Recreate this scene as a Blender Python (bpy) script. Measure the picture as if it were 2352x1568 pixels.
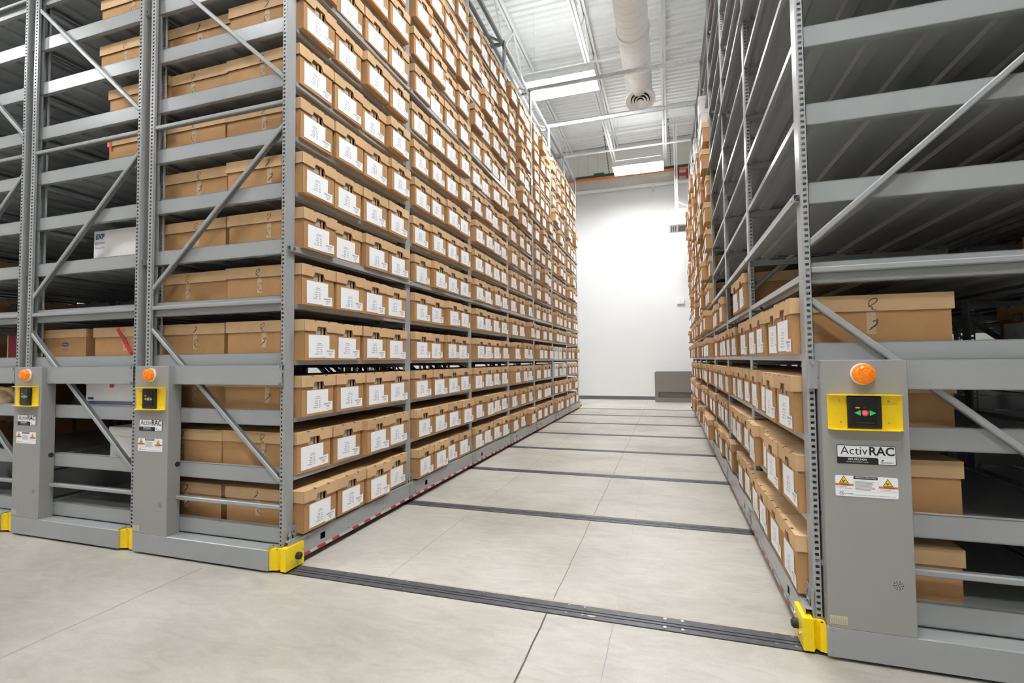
import bpy, math, random
from mathutils import Vector, Matrix
# ---------------------------------------------------------------- reset
for o in list(bpy.data.objects): bpy.data.objects.remove(o)
SC = bpy.context.scene
COL = SC.collection
random.seed(7)
# ---------------------------------------------------------------- camera
CAM = Vector((0.0, -2.297, 1.183)); YAW = .30878; PIT = .03873; ROLL = -.01035; FPX = 1123.77
_R = Vector((math.cos(YAW), math.sin(YAW), 0)); _F0 = Vector((-math.sin(YAW), math.cos(YAW), 0))
_F = _F0*math.cos(PIT)+Vector((0, 0, 1))*math.sin(PIT); _U = _R.cross(_F)
_R2 = _R*math.cos(ROLL)+_U*math.sin(ROLL); _U2 = _R2.cross(_F)
cd = bpy.data.cameras.new('camera'); cam = bpy.data.objects.new('camera', cd); COL.objects.link(cam)
cd.sensor_width = 36; cd.lens = FPX*36/2352; cd.clip_start = .05; cd.clip_end = 100
M = Matrix(((_R2.x, _U2.x, -_F.x, CAM.x), (_R2.y, _U2.y, -_F.y, CAM.y), (_R2.z, _U2.z, -_F.z, CAM.z), (0, 0, 0, 1)))
cam.matrix_world = M
SC.camera = cam
def proj(p):
    d = Vector(p)-CAM; z = d.dot(_F)
    if z < .1: return None
    return 1176+FPX*d.dot(_R2)/z, 784-FPX*d.dot(_U2)/z, z
# ---------------------------------------------------------------- world / exposure
w = bpy.data.worlds.new('world'); SC.world = w; w.use_nodes = True
w.node_tree.nodes['Background'].inputs[0].default_value = (.9, .95, 1, 1)
w.node_tree.nodes['Background'].inputs[1].default_value = .15
SC.view_settings.view_transform = 'Standard'; SC.view_settings.look = 'None'
SC.view_settings.gamma = 1; SC.view_settings.use_curve_mapping = False
SC.view_settings.exposure = 1.60
LAMP = 27.0           # emission strength of the high-bay diffusers
SC.cycles.max_bounces = 8; SC.cycles.diffuse_bounces = 5
# ---------------------------------------------------------------- materials
def srgb(r, g, b):
    f = lambda c: (c/255/12.92) if c/255 <= .04045 else ((c/255+.055)/1.055)**2.4
    return (f(r), f(g), f(b), 1)
def dim(c, k=.84): return (c[0]*k, c[1]*k, c[2]*k, 1)
def mat(name, col, rough=.5, metal=0, var=0, nscale=40, bump=0, emit=None, estr=0, objvar=0, spec=.5, trans=0):
    m = bpy.data.materials.new(name); m.use_nodes = True; nt = m.node_tree; b = nt.nodes['Principled BSDF']
    b.inputs['Base Color'].default_value = col; b.inputs['Roughness'].default_value = rough; b.inputs['Metallic'].default_value = metal
    b.inputs['Specular IOR Level'].default_value = spec
    if trans: b.inputs['Transmission Weight'].default_value = trans
    if emit: b.inputs['Emission Color'].default_value = emit; b.inputs['Emission Strength'].default_value = estr
    tc = nt.nodes.new('ShaderNodeTexCoord'); n = nt.nodes.new('ShaderNodeTexNoise'); n.inputs['Scale'].default_value = nscale; n.inputs['Detail'].default_value = 3
    nt.links.new(tc.outputs['Object'], n.inputs['Vector'])
    mr = nt.nodes.new('ShaderNodeMapRange'); mr.inputs[1].default_value = .3; mr.inputs[2].default_value = .7
    mr.inputs[3].default_value = 1-var; mr.inputs[4].default_value = 1+var
    nt.links.new(n.outputs['Fac'], mr.inputs[0]); out = mr.outputs[0]
    if objvar:
        oi = nt.nodes.new('ShaderNodeObjectInfo'); m2 = nt.nodes.new('ShaderNodeMapRange'); m2.inputs[3].default_value = 1-objvar; m2.inputs[4].default_value = 1+objvar
        nt.links.new(oi.outputs['Random'], m2.inputs[0]); mu = nt.nodes.new('ShaderNodeMath'); mu.operation = 'MULTIPLY'
        nt.links.new(out, mu.inputs[0]); nt.links.new(m2.outputs[0], mu.inputs[1]); out = mu.outputs[0]
    vm = nt.nodes.new('ShaderNodeVectorMath'); vm.operation = 'SCALE'; vm.inputs[0].default_value = col[:3]; nt.links.new(out, vm.inputs['Scale'])
    nt.links.new(vm.outputs[0], b.inputs['Base Color'])
    if bump:
        bp = nt.nodes.new('ShaderNodeBump'); bp.inputs['Strength'].default_value = bump; bp.inputs['Distance'].default_value = .002
        nt.links.new(n.outputs['Fac'], bp.inputs['Height']); nt.links.new(bp.outputs[0], b.inputs['Normal'])
    return m
PAINT = mat('rack_grey_paint', dim(srgb(168, 170, 170)), .30, 0, .03, 300)
PAINTD = mat('cabinet_grey_paint', dim(srgb(163, 162, 159)), .5, 0, .03, 900)
GALV = mat('galvanised_steel', srgb(205, 208, 208), .4, .35, .12, 30)
BOLT = mat('zinc_bolt', srgb(190, 195, 200), .25, .9, .1, 60)
DARK = mat('recess_shade_black', srgb(12, 12, 12), .8)  # flat black stands in for shade inside holes, slots and gaps
KBODY = mat('kraft_board_body', dim(srgb(198, 152, 104), .82), .75, 0, .05, 14, .15, objvar=.07, spec=.25)
KLID = mat('kraft_board_lid', dim(srgb(222, 184, 140)), .75, 0, .05, 12, .15, objvar=.07, spec=.25)
KEDGE = mat('kraft_board_cut_edge', srgb(96, 66, 40), .9)
WBOX = mat('white_board', srgb(226, 222, 220), .7, 0, .02, 20)
PAPER = mat('paper_label', srgb(244, 245, 247), .55, 0, .01, 50)
INK = mat('label_ink', srgb(52, 52, 60), .8)
INKG = mat('label_fine_print', srgb(150, 150, 155), .8)
FILES = mat('file_folders', srgb(178, 172, 160), .8, 0, .1, 60)
YEL = mat('yellow_paint', srgb(248, 212, 8), .35, 0, .02, 80)
RUB = mat('black_rubber', srgb(40, 40, 40), .6)
BLK = mat('black_plastic', srgb(20, 20, 22), .35)
SCR = mat('black_screen', srgb(12, 12, 14), .15)
GRN = mat('green_key', srgb(30, 170, 80), .4, emit=srgb(30, 170, 80), estr=.15)
REDK = mat('red_key', srgb(205, 30, 50), .4, emit=srgb(205, 30, 50), estr=.15)
LED = mat('lit_led', srgb(255, 60, 20), .4, emit=srgb(255, 60, 20), estr=2)
AMB = mat('amber_lens', (.92, .24, .006, 1), .12, 0, .25, 90, emit=(1, .25, 0, 1), estr=.05)
AMBW = mat('white_plastic', srgb(235, 235, 232), .4)
RED = mat('red_tape', srgb(205, 30, 45), .45)
WTAPE = mat('white_tape', srgb(205, 203, 198), .45)
CLEAR = mat('clear_tape', srgb(200, 172, 140), .12, 0, .05, 30)
PURP = mat('purple_marker', srgb(120, 50, 80), .7)
GREENM = mat('green_marker', srgb(30, 110, 60), .7)
BLUE = mat('blue_print', srgb(36, 66, 130), .6)
ORG = mat('orange_print', srgb(232, 110, 40), .6)
CREAM = mat('pale_rating_sticker', srgb(190, 186, 150), .6)
WHITEP = mat('white_paint', srgb(230, 231, 229), .5, 0, .02, 5)
WALLM = mat('wall_paint', srgb(228, 228, 227), .7, 0, .01, 2)
SIDING = mat('siding_panel', srgb(212, 209, 202), .6, 0, .02, 3)
BASEB = mat('grey_vinyl_base', dim(srgb(112, 110, 112)), .6)
GPANEL = mat('grey_panel', dim(srgb(136, 129, 123)), .55, 0, .03, 300)
DUCTM = mat('duct_white', srgb(240, 241, 240), .5, 0, .015, 6)
DIFF = mat('lamp_diffuser', (1, 1, 1, 1), .5, emit=(.97, .985, 1.0, 1), estr=LAMP)
UPL = mat('added_uplight_glow', (1, 1, 1, 1), .5, emit=(.97, .985, 1.0, 1), estr=LAMP*.2)  # glow added on the housing tops to brighten the ceiling
ORPIPE = mat('orange_pipe', srgb(225, 110, 45), .45)
GCHAN = mat('green_channel', srgb(25, 80, 55), .5)
REDEQ = mat('red_valve_paint', srgb(140, 45, 45), .5)
RAILM = mat('worn_rail_steel', srgb(84, 84, 88), .42, .3, .25, 18)
RAILB = mat('rail_groove', srgb(30, 28, 30), .7)
GROUT = mat('rail_grout', srgb(176, 166, 152), .85, 0, .1, 30)
BAG = mat('paper_bag', srgb(190, 160, 120), .8, 0, .1, 10)
def floor_mat():
    m = bpy.data.materials.new('polished_concrete'); m.use_nodes = True; nt = m.node_tree; b = nt.nodes['Principled BSDF']; L = nt.links.new
    tc = nt.nodes.new('ShaderNodeTexCoord')
    def noise(s, d, sc=(1, 1, 1), dist=0):
        mp = nt.nodes.new('ShaderNodeMapping'); mp.inputs['Scale'].default_value = sc; L(tc.outputs['Object'], mp.inputs['Vector'])
        n = nt.nodes.new('ShaderNodeTexNoise'); n.inputs['Scale'].default_value = s; n.inputs['Detail'].default_value = d; n.inputs['Distortion'].default_value = dist
        L(mp.outputs[0], n.inputs['Vector']); return n.outputs['Fac']
    def ramp(fac, stops):
        r = nt.nodes.new('ShaderNodeValToRGB'); e = r.color_ramp.elements
        e[0].position, e[0].color = stops[0]; e[1].position, e[1].color = stops[-1]
        for p, c in stops[1:-1]:
            k = e.new(p); k.color = c
        L(fac, r.inputs[0]); return r.outputs[0]
    def mix(a, bb, f, mode='MIX'):
        x = nt.nodes.new('ShaderNodeMix'); x.data_type = 'RGBA'; x.blend_type = mode
        if isinstance(f, float): x.inputs[0].default_value = f
        else: L(f, x.inputs[0])
        for s, vv in ((6, a), (7, bb)):
            if isinstance(vv, tuple): x.inputs[s].default_value = vv
            else: L(vv, x.inputs[s])
        return x.outputs[2]
    base = ramp(noise(.9, 6, (1, 1.4, 1), .6), [(.25, dim(srgb(174, 169, 158), .76)), (.5, dim(srgb(199, 194, 184), .77)), (.75, dim(srgb(211, 207, 199), .78))])
    c = mix(base, ramp(noise(5, 8, (1, 2.5, 1), 1.5), [(.3, (.86, .85, .83, 1)), (.7, (1.06, 1.06, 1.06, 1))]), .8, 'MULTIPLY')
    c = mix(c, ramp(noise(60, 4), [(.3, (.93, .93, .93, 1)), (.7, (1.04, 1.04, 1.04, 1))]), .6, 'MULTIPLY')
    st = ramp(noise(2.2, 3, (1, 1.8, 1), .3), [(.66, (0, 0, 0, 1)), (.74, (1, 1, 1, 1))])
    c = mix(c, srgb(186, 176, 158), mix((0, 0, 0, 1), st, .35))
    L(c, b.inputs['Base Color'])
    L(ramp(noise(3, 5), [(.3, (.36, .36, .36, 1)), (.7, (.55, .55, .55, 1))]), b.inputs['Roughness'])
    bp = nt.nodes.new('ShaderNodeBump'); bp.inputs['Strength'].default_value = .1; bp.inputs['Distance'].default_value = .003
    L(noise(25, 6), bp.inputs['Height']); L(bp.outputs[0], b.inputs['Normal'])
    return m
FLOOR = floor_mat()
# ---------------------------------------------------------------- mesh builder
class MB:
    def __init__(s): s.v = []; s.f = []; s.m = []; s.mats = []
    def mi(s, m):
        if m not in s.mats: s.mats.append(m)
        return s.mats.index(m)
    def poly(s, pts, m):
        b = len(s.v); s.v += [tuple(p) for p in pts]; s.f.append(tuple(range(b, b+len(pts)))); s.m.append(s.mi(m)); return s
    def box(s, x0, x1, y0, y1, z0, z1, m):
        b = len(s.v); s.v += [(x0, y0, z0), (x1, y0, z0), (x1, y1, z0), (x0, y1, z0), (x0, y0, z1), (x1, y0, z1), (x1, y1, z1), (x0, y1, z1)]
        k = s.mi(m)
        for q in ((0, 3, 2, 1), (4, 5, 6, 7), (0, 1, 5, 4), (1, 2, 6, 5), (2, 3, 7, 6), (3, 0, 4, 7)):
            s.f.append(tuple(b+i for i in q)); s.m.append(k)
        return s
    def prism(s, pts, axis, a0, a1, m):
        """pts: 2D outline; axis 0/1/2 extruded from a0 to a1"""
        def P(p, a):
            return (a, p[0], p[1]) if axis == 0 else (p[0], a, p[1]) if axis == 1 else (p[0], p[1], a)
        n = len(pts); b = len(s.v); s.v += [P(p, a0) for p in pts]+[P(p, a1) for p in pts]; k = s.mi(m)
        s.f.append(tuple(range(b, b+n))); s.f.append(tuple(range(b+2*n-1, b+n-1, -1))); s.m += [k, k]
        for i in range(n):
            j = (i+1) % n; s.f.append((b+i, b+j, b+n+j, b+n+i)); s.m.append(k)
        return s
    def cyl(s, p0, p1, r0, m, r1=None, n=16, caps=True):
        r1 = r0 if r1 is None else r1; p0 = Vector(p0); p1 = Vector(p1); d = (p1-p0).normalized()
        a = d.orthogonal().normalized(); c = d.cross(a); b = len(s.v); k = s.mi(m)
        for p, r in ((p0, r0), (p1, r1)):
            for i in range(n):
                t = 2*math.pi*i/n; s.v.append(tuple(p+(a*math.cos(t)+c*math.sin(t))*r))
        for i in range(n):
            j = (i+1) % n; s.f.append((b+i, b+j, b+n+j, b+n+i)); s.m.append(k)
        if caps: s.f.append(tuple(range(b+n-1, b-1, -1))); s.f.append(tuple(range(b+n, b+2*n))); s.m += [k, k]
        return s
    def tube(s, pts, r, m, n=6):
        for a, c in zip(pts[:-1], pts[1:]): s.cyl(a, c, r, m, n=n)
        return s
    def bar(s, p0, p1, wdt, dep, m, up=(0, 1, 0)):
        """rectangular bar between two points; dep along 'up' axis"""
        p0 = Vector(p0); p1 = Vector(p1); d = (p1-p0).normalized(); u = Vector(up); q = d.cross(u).normalized()*wdt/2; u = u*dep/2
        b = len(s.v); k = s.mi(m)
        for p in (p0, p1):
            for c in (-q-u, q-u, q+u, -q+u): s.v.append(tuple(p+c))
        for qd in ((0, 3, 2, 1), (4, 5, 6, 7), (0, 1, 5, 4), (1, 2, 6, 5), (2, 3, 7, 6), (3, 0, 4, 7)):
            s.f.append(tuple(b+i for i in qd)); s.m.append(k)
        return s
    def add(s, o, fn):
        b = len(s.v); s.v += [tuple(fn(p)) for p in o.v]
        for f, m in zip(o.f, o.m): s.f.append(tuple(b+i for i in f)); s.m.append(s.mi(o.mats[m]))
        return s
    def mesh(s, name, smooth=False, fix=True):
        me = bpy.data.meshes.new(name); me.from_pydata(s.v, [], s.f)
        for m in s.mats: me.materials.append(m)
        me.polygons.foreach_set('material_index', s.m)
        if smooth: me.polygons.foreach_set('use_smooth', [True]*len(s.f))
        if fix and len(s.f) < 60000:
            import bmesh
            bm = bmesh.new(); bm.from_mesh(me)
            if smooth: bmesh.ops.remove_doubles(bm, verts=bm.verts, dist=1e-5)
            bmesh.ops.recalc_face_normals(bm, faces=bm.faces); bm.to_mesh(me); bm.free()
        me.update(); return me
def obj(name, me, parent=None, loc=(0, 0, 0), rz=0, bevel=0, fix=True, smooth=False):
    if isinstance(me, MB): me = me.mesh(name, smooth=smooth, fix=fix)
    o = bpy.data.objects.new(name, me); COL.objects.link(o); o.parent = parent; o.location = loc; o.rotation_euler = (0, 0, rz)
    if bevel:
        b = o.modifiers.new('bevel', 'BEVEL'); b.width = bevel; b.segments = 2; b.limit_method = 'ANGLE'
    return o
def tag(o, label=None, cat=None, group=None, kind=None):
    if label: o['label'] = label
    if cat: o['category'] = cat
    if group: o['group'] = group
    if kind: o['kind'] = kind
    return o
def thing(name, label, cat, loc=(0, 0, 0), rz=0, group=None):
    o = bpy.data.objects.new(name, None); COL.objects.link(o); o.location = loc; o.rotation_euler = (0, 0, rz); o.empty_display_size = .1
    return tag(o, label, cat, group)
def copy_tree(o, parent=None):
    c = o.copy(); COL.objects.link(c); c.parent = parent
    for ch in list(o.children): copy_tree(ch, c)
    return c
def struct(name, mb, **k):
    o = obj(name, mb, **k); o['kind'] = 'structure'; return o
_tc = {}
def text(body, size, align='CENTER', bold=0, m=INK, res=2, sx=1, space=1):
    key = (body, size, align, bold, res, sx, space, m.name)
    if key in _tc: return _tc[key]
    c = bpy.data.curves.new('t', 'FONT'); c.body = body; c.size = size; c.align_x = align; c.align_y = 'CENTER'; c.offset = bold*size; c.resolution_u = res; c.space_character = space
    o = bpy.data.objects.new('t', c); COL.objects.link(o); bpy.context.view_layer.update()
    me = bpy.data.meshes.new_from_object(o.evaluated_get(bpy.context.evaluated_depsgraph_get()))
    mb = MB(); mb.v = [(v.co.x*sx, v.co.y, 0) for v in me.vertices]; mb.f = [tuple(p.vertices) for p in me.polygons]; mb.mats = [m]; mb.m = [0]*len(mb.f)
    bpy.data.objects.remove(o); bpy.data.meshes.remove(me); bpy.data.curves.remove(c)
    _tc[key] = mb; return mb
def fit(mb, width):
    xs = [p[0] for p in mb.v]; k = width/(max(xs)-min(xs)); o = MB(); o.v = [(p[0]*k, p[1], p[2]) for p in mb.v]; o.f = mb.f; o.m = mb.m; o.mats = mb.mats; return o
def on_front(x, z, y=0.0):   # text plane -> surface facing -y
    return lambda p: (x+p[0], y-p[2], z+p[1])
# ================================================================ ROOM
X0, X1, Y0, Y1, ZD = -13.0, 9.0, -8.0, 12.5, 7.60
mb = MB(); mb.poly([(X0, Y0, 0), (X1, Y0, 0), (X1, Y1, 0), (X0, Y1, 0)], FLOOR); mb.box(X0, X1, Y0, Y1, -.2, -.001, FLOOR)
struct('floor', mb, fix=False)
# ribbed deck
mb = MB(); p = .152; y = Y0; prof = []
while y < Y1+.1:
    prof += [(y, ZD), (y+.035, ZD), (y+.055, ZD+.032), (y+.130, ZD+.032)]; y += p
prof = [(min(a, Y1+.15), b) for a, b in prof]
for (a, b) in zip(prof[:-1], prof[1:]):
    mb.poly([(X0, a[0], a[1]), (X1, a[0], a[1]), (X1, b[0], b[1]), (X0, b[0], b[1])], WHITEP)
mb.box(X0-.15, X1+.15, Y0-.15, Y1+.15, ZD+.06, ZD+.2, WHITEP)
struct('ceiling', mb, fix=False)
struct('wall_left', MB().box(X0-.15, X0, Y0, Y1, 0, ZD+.1, WALLM))
struct('wall_right', MB().box(X1, X1+.15, Y0, Y1, 0, ZD+.1, WALLM))
struct('wall_front', MB().box(X0-.15, X1+.15, Y0-.15, Y0, 0, ZD+.1, WALLM))
struct('wall_back', MB().box(X0-.15, X1+.15, Y1, Y1+.15, 0, ZD+.1, WALLM))
struct('baseboard_back', MB().box(X0, X1, Y1-.012, Y1, 0, .10, BASEB))
mb = MB()                                       # vertical siding on the upper wall
x = X0
while x < X1-.3:
    mb.box(x, x+.292, Y1-.05, Y1, 6.35, ZD, SIDING); mb.box(x+.292, x+.30, Y1-.035, Y1, 6.35, ZD, SIDING); x += .30
struct('trim_1', mb, fix=False)
tag(obj('wall_pipe', MB().cyl((X0, Y1-.10, 6.27), (X1, Y1-.10, 6.27), .055, WHITEP, n=16), smooth=True), 'thick white pipe running across the back wall under the siding', 'pipe')
# floor joints: thin saw cuts
for i, (xx, a, b, wd, c) in enumerate([(-.567, -4, -.02, .007, (92, 86, 78)), (-.567, .105, 12.4, .005, (150, 132, 116)), (-.26, -4, -.02, .004, (168, 172, 168)), (-.26, .105, 12.4, .005, (196, 190, 179)), (-1.495, .105, 12.4, .006, (176, 172, 164)), (-2.6, -4, -.1, .008, (168, 166, 158))]):
    jm = mat('joint_%d' % i, dim(srgb(*c), .8 if c[0] > 100 else 1), .9, 0, .2, 12)
    mb = MB(); yy = a; off = 0
    random.seed(i)
    while yy < b:
        n2 = min(b, yy+.12); o2 = random.uniform(-.0025, .0025)
        mb.poly([(xx+off-wd/2, yy, .0012), (xx+off+wd/2, yy, .0012), (xx+o2+wd/2, n2, .0012), (xx+o2-wd/2, n2, .0012)], jm); yy = n2; off = o2
    struct('trim_%d' % (i+2), mb, fix=False)
jm = mat('joint_t', srgb(182, 176, 166), .9)
struct('trim_8', MB().poly([(-2.0, 1.66, .0012), (.45, 1.60, .0012), (.45, 1.604, .0012), (-2.0, 1.664, .0012)], jm), fix=False)
# floor rails
def make_rail():
    r = thing('floor_rail', 'x', 'rail')
    g = MB(); g.box(-9, 5, .088, .106, -.01, .0015, GROUT); obj('grout_strip', g, r)
    s = MB(); s.box(-9, 5, .044, .088, -.01, .003, RAILM); s.box(-9, 5, .020, .036, -.01, .003, RAILM); s.box(-9, 5, -.022, .012, -.01, .003, RAILM)
    s.box(-9, 5, -.022, .088, -.01, .0008, RAILB); s.box(-9, 5, -.026, -.022, -.01, .0012, RAILB); x = -4.0
    while x < 2.9:
        for dx in (0, .075):
            for yy in (.074, .001): s.cyl((x+dx, yy, .002), (x+dx, yy, .0048), .0075, BOLT, n=8)
        x += .44
    obj('rail_bars', s, r, fix=False)
    return r
P = 1.372
rail = make_rail()
near = ['nearest', 'second nearest', 'third', 'fourth', 'fifth', 'sixth', 'seventh', 'farthest']
for k in range(8):
    r = rail if k == 0 else copy_tree(rail)
    r.location = (0, k*P, 0)
    tag(r, ('dark steel double rail set in the floor across the aisle, %s of the eight' % near[k]), 'rail', 'floor rails crossing the aisle')
# ceiling joists
def make_joist():
    r = thing('ceiling_joist', 'x', 'beam')
    t = MB(); t.box(-.055, -.012, Y0, Y1, 7.535, 7.6, WHITEP); t.box(.012, .055, Y0, Y1, 7.535, 7.6, WHITEP); obj('top_chord', t, r)
    t = MB(); t.box(-.05, -.012, Y0, Y1, 6.84, 6.90, WHITEP); t.box(.012, .05, Y0, Y1, 6.84, 6.90, WHITEP); obj('bottom_chord', t, r)
    t = MB(); y = Y0+.3; up = True
    while y < Y1-.7:
        t.bar((0, y, 6.87 if up else 7.56), (0, y+.62, 7.56 if up else 6.87), .03, .022, WHITEP, up=(1, 0, 0)); y += .62; up = not up
    obj('web', t, r, fix=False); return r
jst = make_joist(); nm = {-5: 'far left', 3: 'far right'}
for i in range(-6, 6):
    j = jst if i == -6 else copy_tree(jst)
    x = .026+1.376*i; j.location = (x, 0, 0)
    where = {-1: 'left of the round duct', 0: 'right of the round duct', 1: 'above the right rack edge', -2: 'above the left rack top edge', -3: 'above the left rack centre'}.get(i, 'over the racks, %s joist out from the aisle' % ['', 'first', 'second', 'third', 'fourth', 'fifth', 'sixth'][abs(i) % 7] + (' left' if i < 0 else ' right'))
    tag(j, 'white open-web ceiling joist '+where, 'beam', 'white roof joists')
for i, (yy, zz, s_, t_) in enumerate([(10.25, 7.0, .03, 'square'), (9.3, 7.0, .02, 'angle'), (11.0, 7.0, .028, 'round'), (7.2, 7.05, .02, 'angle'), (4.6, 7.05, .02, 'angle')]):
    mb = MB()
    if t_ == 'round': mb.cyl((X0, yy, zz-.15), (X1, yy, zz-.15), s_, WHITEP, n=10)
    else: mb.box(X0, X1, yy-.004, yy+.004, zz-s_, zz+s_, WHITEP); mb.box(X0, X1, yy-s_, yy+s_, zz+s_-.006, zz+s_, WHITEP)
    tag(obj('sprinkler_pipe' if t_ == 'round' else 'joist_bridging', mb), ['white bar running across under the joists just before the back lamp', 'white bridging angle crossing behind the duct mouth', 'thin white sprinkler pipe crossing nearest the back wall', 'white bridging angle above the duct mouth', 'white bridging angle above the duct flange'][i], 'pipe' if t_ == 'round' else 'beam', 'cross bars under the roof')
# round duct
d = thing('ceiling_duct', 'round white spiral duct hanging over the aisle with a round diffuser at its end', 'duct', (-.41, 7.3, 6.23))
mb = MB(); n = 40; R = .235
for i in range(n):
    t0, t1 = 2*math.pi*i/n, 2*math.pi*(i+1)/n
    for k in range(30):
        ya, yb = -k*.5, -(k+1)*.5
        mb.poly([(R*math.cos(t0), ya, R*math.sin(t0)), (R*math.cos(t1), ya, R*math.sin(t1)), (R*math.cos(t1), yb, R*math.sin(t1)), (R*math.cos(t0), yb, R*math.sin(t0))], DUCTM)
for i in range(n):
    t0, t1 = 2*math.pi*i/n, 2*math.pi*(i+1)/n
    mb.poly([(R*math.cos(t0), 0, R*math.sin(t0)), (R*math.cos(t1), 0, R*math.sin(t1)), (0, .03, 0)], DUCTM)
obj('pipe', mb, d, smooth=True)
mb = MB(); N = 28; turns = 95; pts = []
for i in range(turns*N+1):
    t = 2*math.pi*i/N; pts.append((R*math.cos(t), -.05-.152*i/N, R*math.sin(t)))
for a, b in zip(pts[:-1], pts[1:]):
    ra = (R+.004)/R
    mb.poly([(a[0], a[1]-.006, a[2]), (b[0], b[1]-.006, b[2]), (b[0]*ra, b[1], b[2]*ra), (a[0]*ra, a[1], a[2]*ra)], DUCTM)
    mb.poly([(a[0]*ra, a[1], a[2]*ra), (b[0]*ra, b[1], b[2]*ra), (b[0], b[1]+.006, b[2]), (a[0], a[1]+.006, a[2])], DUCTM)
obj('spiral_seam', mb, d, fix=False)
for yy in (-2.08, -6.1): obj('flange', MB().cyl((0, yy-.03, 0), (0, yy+.03, 0), R+.018, DUCTM, n=40), d)
mb = MB()
def ring(mb, r0, r1, y0, y1, m, n=40):
    for i in range(n):
        a, b = 2*math.pi*i/n, 2*math.pi*(i+1)/n
        mb.poly([(r0*math.cos(a), y0, r0*math.sin(a)), (r0*math.cos(b), y0, r0*math.sin(b)), (r1*math.cos(b), y1, r1*math.sin(b)), (r1*math.cos(a), y1, r1*math.sin(a))], m)
# downward facing round diffuser under the duct's end
mb2 = MB()
for r0, r1, z0, z1 in ((.0, .05, .0, -.01), (.06, .10, .02, -.005), (.115, .155, .03, 0), (.17, .26, .035, .0), (.26, .27, .0, .02)):
    ring(mb2, r0, r1, z0, z1, DUCTM)
ring(mb2, 0, .26, .045, .045, DARK); mb2.cyl((0, .01, 0), (0, .16, 0), .225, DUCTM, n=40, caps=False); ring(mb2, .27, .27, .02, .05, DUCTM); ring(mb2, .27, .225, .05, .055, DUCTM)
def dtf(p):      # p = (x, depth into the duct, in-plane); the face looks down and a little to the camera
    N = Vector((0, -.36, -.933)); Vv = Vector((0, .933, -.36)); q = Vector((.02, -.45, -.30))+Vector((1, 0, 0))*p[0]+Vv*p[2]-N*p[1]
    return tuple(q)
dm = MB(); dm.add(mb2, dtf)
obj('diffuser', dm, d, fix=False)
# high-bay lamps
def make_lamp():
    r = thing('ceiling_light', 'x', 'light')
    h = MB(); h.prism([(-.33, 0), (.33, 0), (.30, .07), (.12, .11), (-.12, .11), (-.30, .07)], 0, -.62, .62, WHITEP); obj('housing', h, r)
    h = MB()
    for y_ in (-.33, .322): h.box(-.62, .62, y_, y_+.008, -.085, 0, WHITEP)
    for x_ in (-.628, .62): h.box(x_, x_+.008, -.33, .33, -.085, 0, WHITEP)
    obj('skirt', h, r)
    q = MB(); q.box(-.58, .58, -.295, .295, -.006, -.001, DIFF); obj('diffuser', q, r)
    q = MB()
    for sy in (-1, 1): q.poly([(-.56, sy*.145, .109), (.56, sy*.145, .109), (.56, sy*.275, .081), (-.56, sy*.275, .081)], UPL)
    obj('added_uplight', q, r)
    q = MB()
    for x in (-.5, .5): q.cyl((x, 0, .1), (x, 0, 1.42), .003, GALV, n=5)
    obj('hanging_wire', q, r); return r
lampspots = [(-1.71, 6.15), (-.63, 10.5), (.35, 1.9), (.35, -1.2), (.35, -4.4), (3.0, 4.4), (3.9, 10.5), (-5.0, 6.15), (-5.0, 10.5), (-5.0, -2.0), (-9.4, 6.15), (-9.4, -2.9), (-9.4, 10.5)]  # unseen aisle-centre lamps and one over the right racks added to brighten left boxes
lamp = make_lamp()
for i, (x, y) in enumerate(lampspots):
    l = lamp if i == 0 else copy_tree(lamp); l.location = (x, y, 6.15)
    lab = {0: 'bright linear ceiling light left of the duct above the left rack edge', 1: 'bright linear ceiling light in front of the back wall siding'}.get(i, 'bright linear ceiling light at %s, %s' % ({.35: 'an unseen spot on the aisle centre line', 3.9: 'the right end of the racks', 3.0: 'an added spot right of the aisle', -5.0: 'the left of the aisle', -9.4: 'the far left side'}.get(x, ''), {1.9: 'above the first bays', -1.2: 'over the open front floor', -2.0: 'over the open front floor', -2.9: 'over the open front floor', -4.4: 'behind the camera', 4.4: 'above the fourth bay', 6.15: 'above the middle bays', 10.5: 'near the back wall'}.get(y, '')))
    tag(l, lab, 'light', 'high-bay ceiling lights')
# orange pipe, green channel, seismic struts, red valve at the back
tag(obj('strut_channel', MB().box(-7, 6, 12.16, 12.22, 6.62, 6.67, GCHAN).box(-2.0, -1.7, 12.16, 12.22, 6.68, 6.72, GCHAN)), 'dark green steel channel crossing in front of the back wall siding', 'channel')
tag(obj('sprinkler_pipe', MB().cyl((-7, 12.14, 6.55), (6, 12.14, 6.55), .035, ORPIPE, n=16).cyl((-1.0, 12.14, 6.55), (-.5, 12.14, 6.55), .04, ORPIPE, n=16), smooth=True), 'orange pipe running under the green channel at the back wall', 'pipe')
def hanger(x, xt, yt, lab):
    r = MB(); r.bar((xt, yt, 7.58), (x, 12.14, 6.66), .042, .02, BLK, up=(1, 0, 0))
    top = Vector((xt, yt, 7.58)); bot = Vector((x, 12.14, 6.66)); dd = bot-top
    n_ = MB()
    t = thing('perforated_hanger', lab, 'strut', (0, 0, 0), 0, 'black hangers holding the green channel')
    obj('strut', r, t)
    q = dd.normalized().cross(Vector((1, 0, 0))).normalized()
    for k in range(18):
        c = top+dd*((k+.5)/18); n_.bar(c-dd.normalized()*.012+q*.0215, c+dd.normalized()*.012+q*.0215, .001, .010, AMBW, up=(1, 0, 0)); n_.bar(c-dd.normalized()*.012-q*.0215, c+dd.normalized()*.012-q*.0215, .001, .010, AMBW, up=(1, 0, 0))
    obj('slots', n_, t)
hanger(-1.54, -1.56, 10.75, 'black perforated strut hanging left of the back lamp')
hanger(.187, .13, 11.2, 'black perforated strut hanging right of the back lamp')
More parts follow.
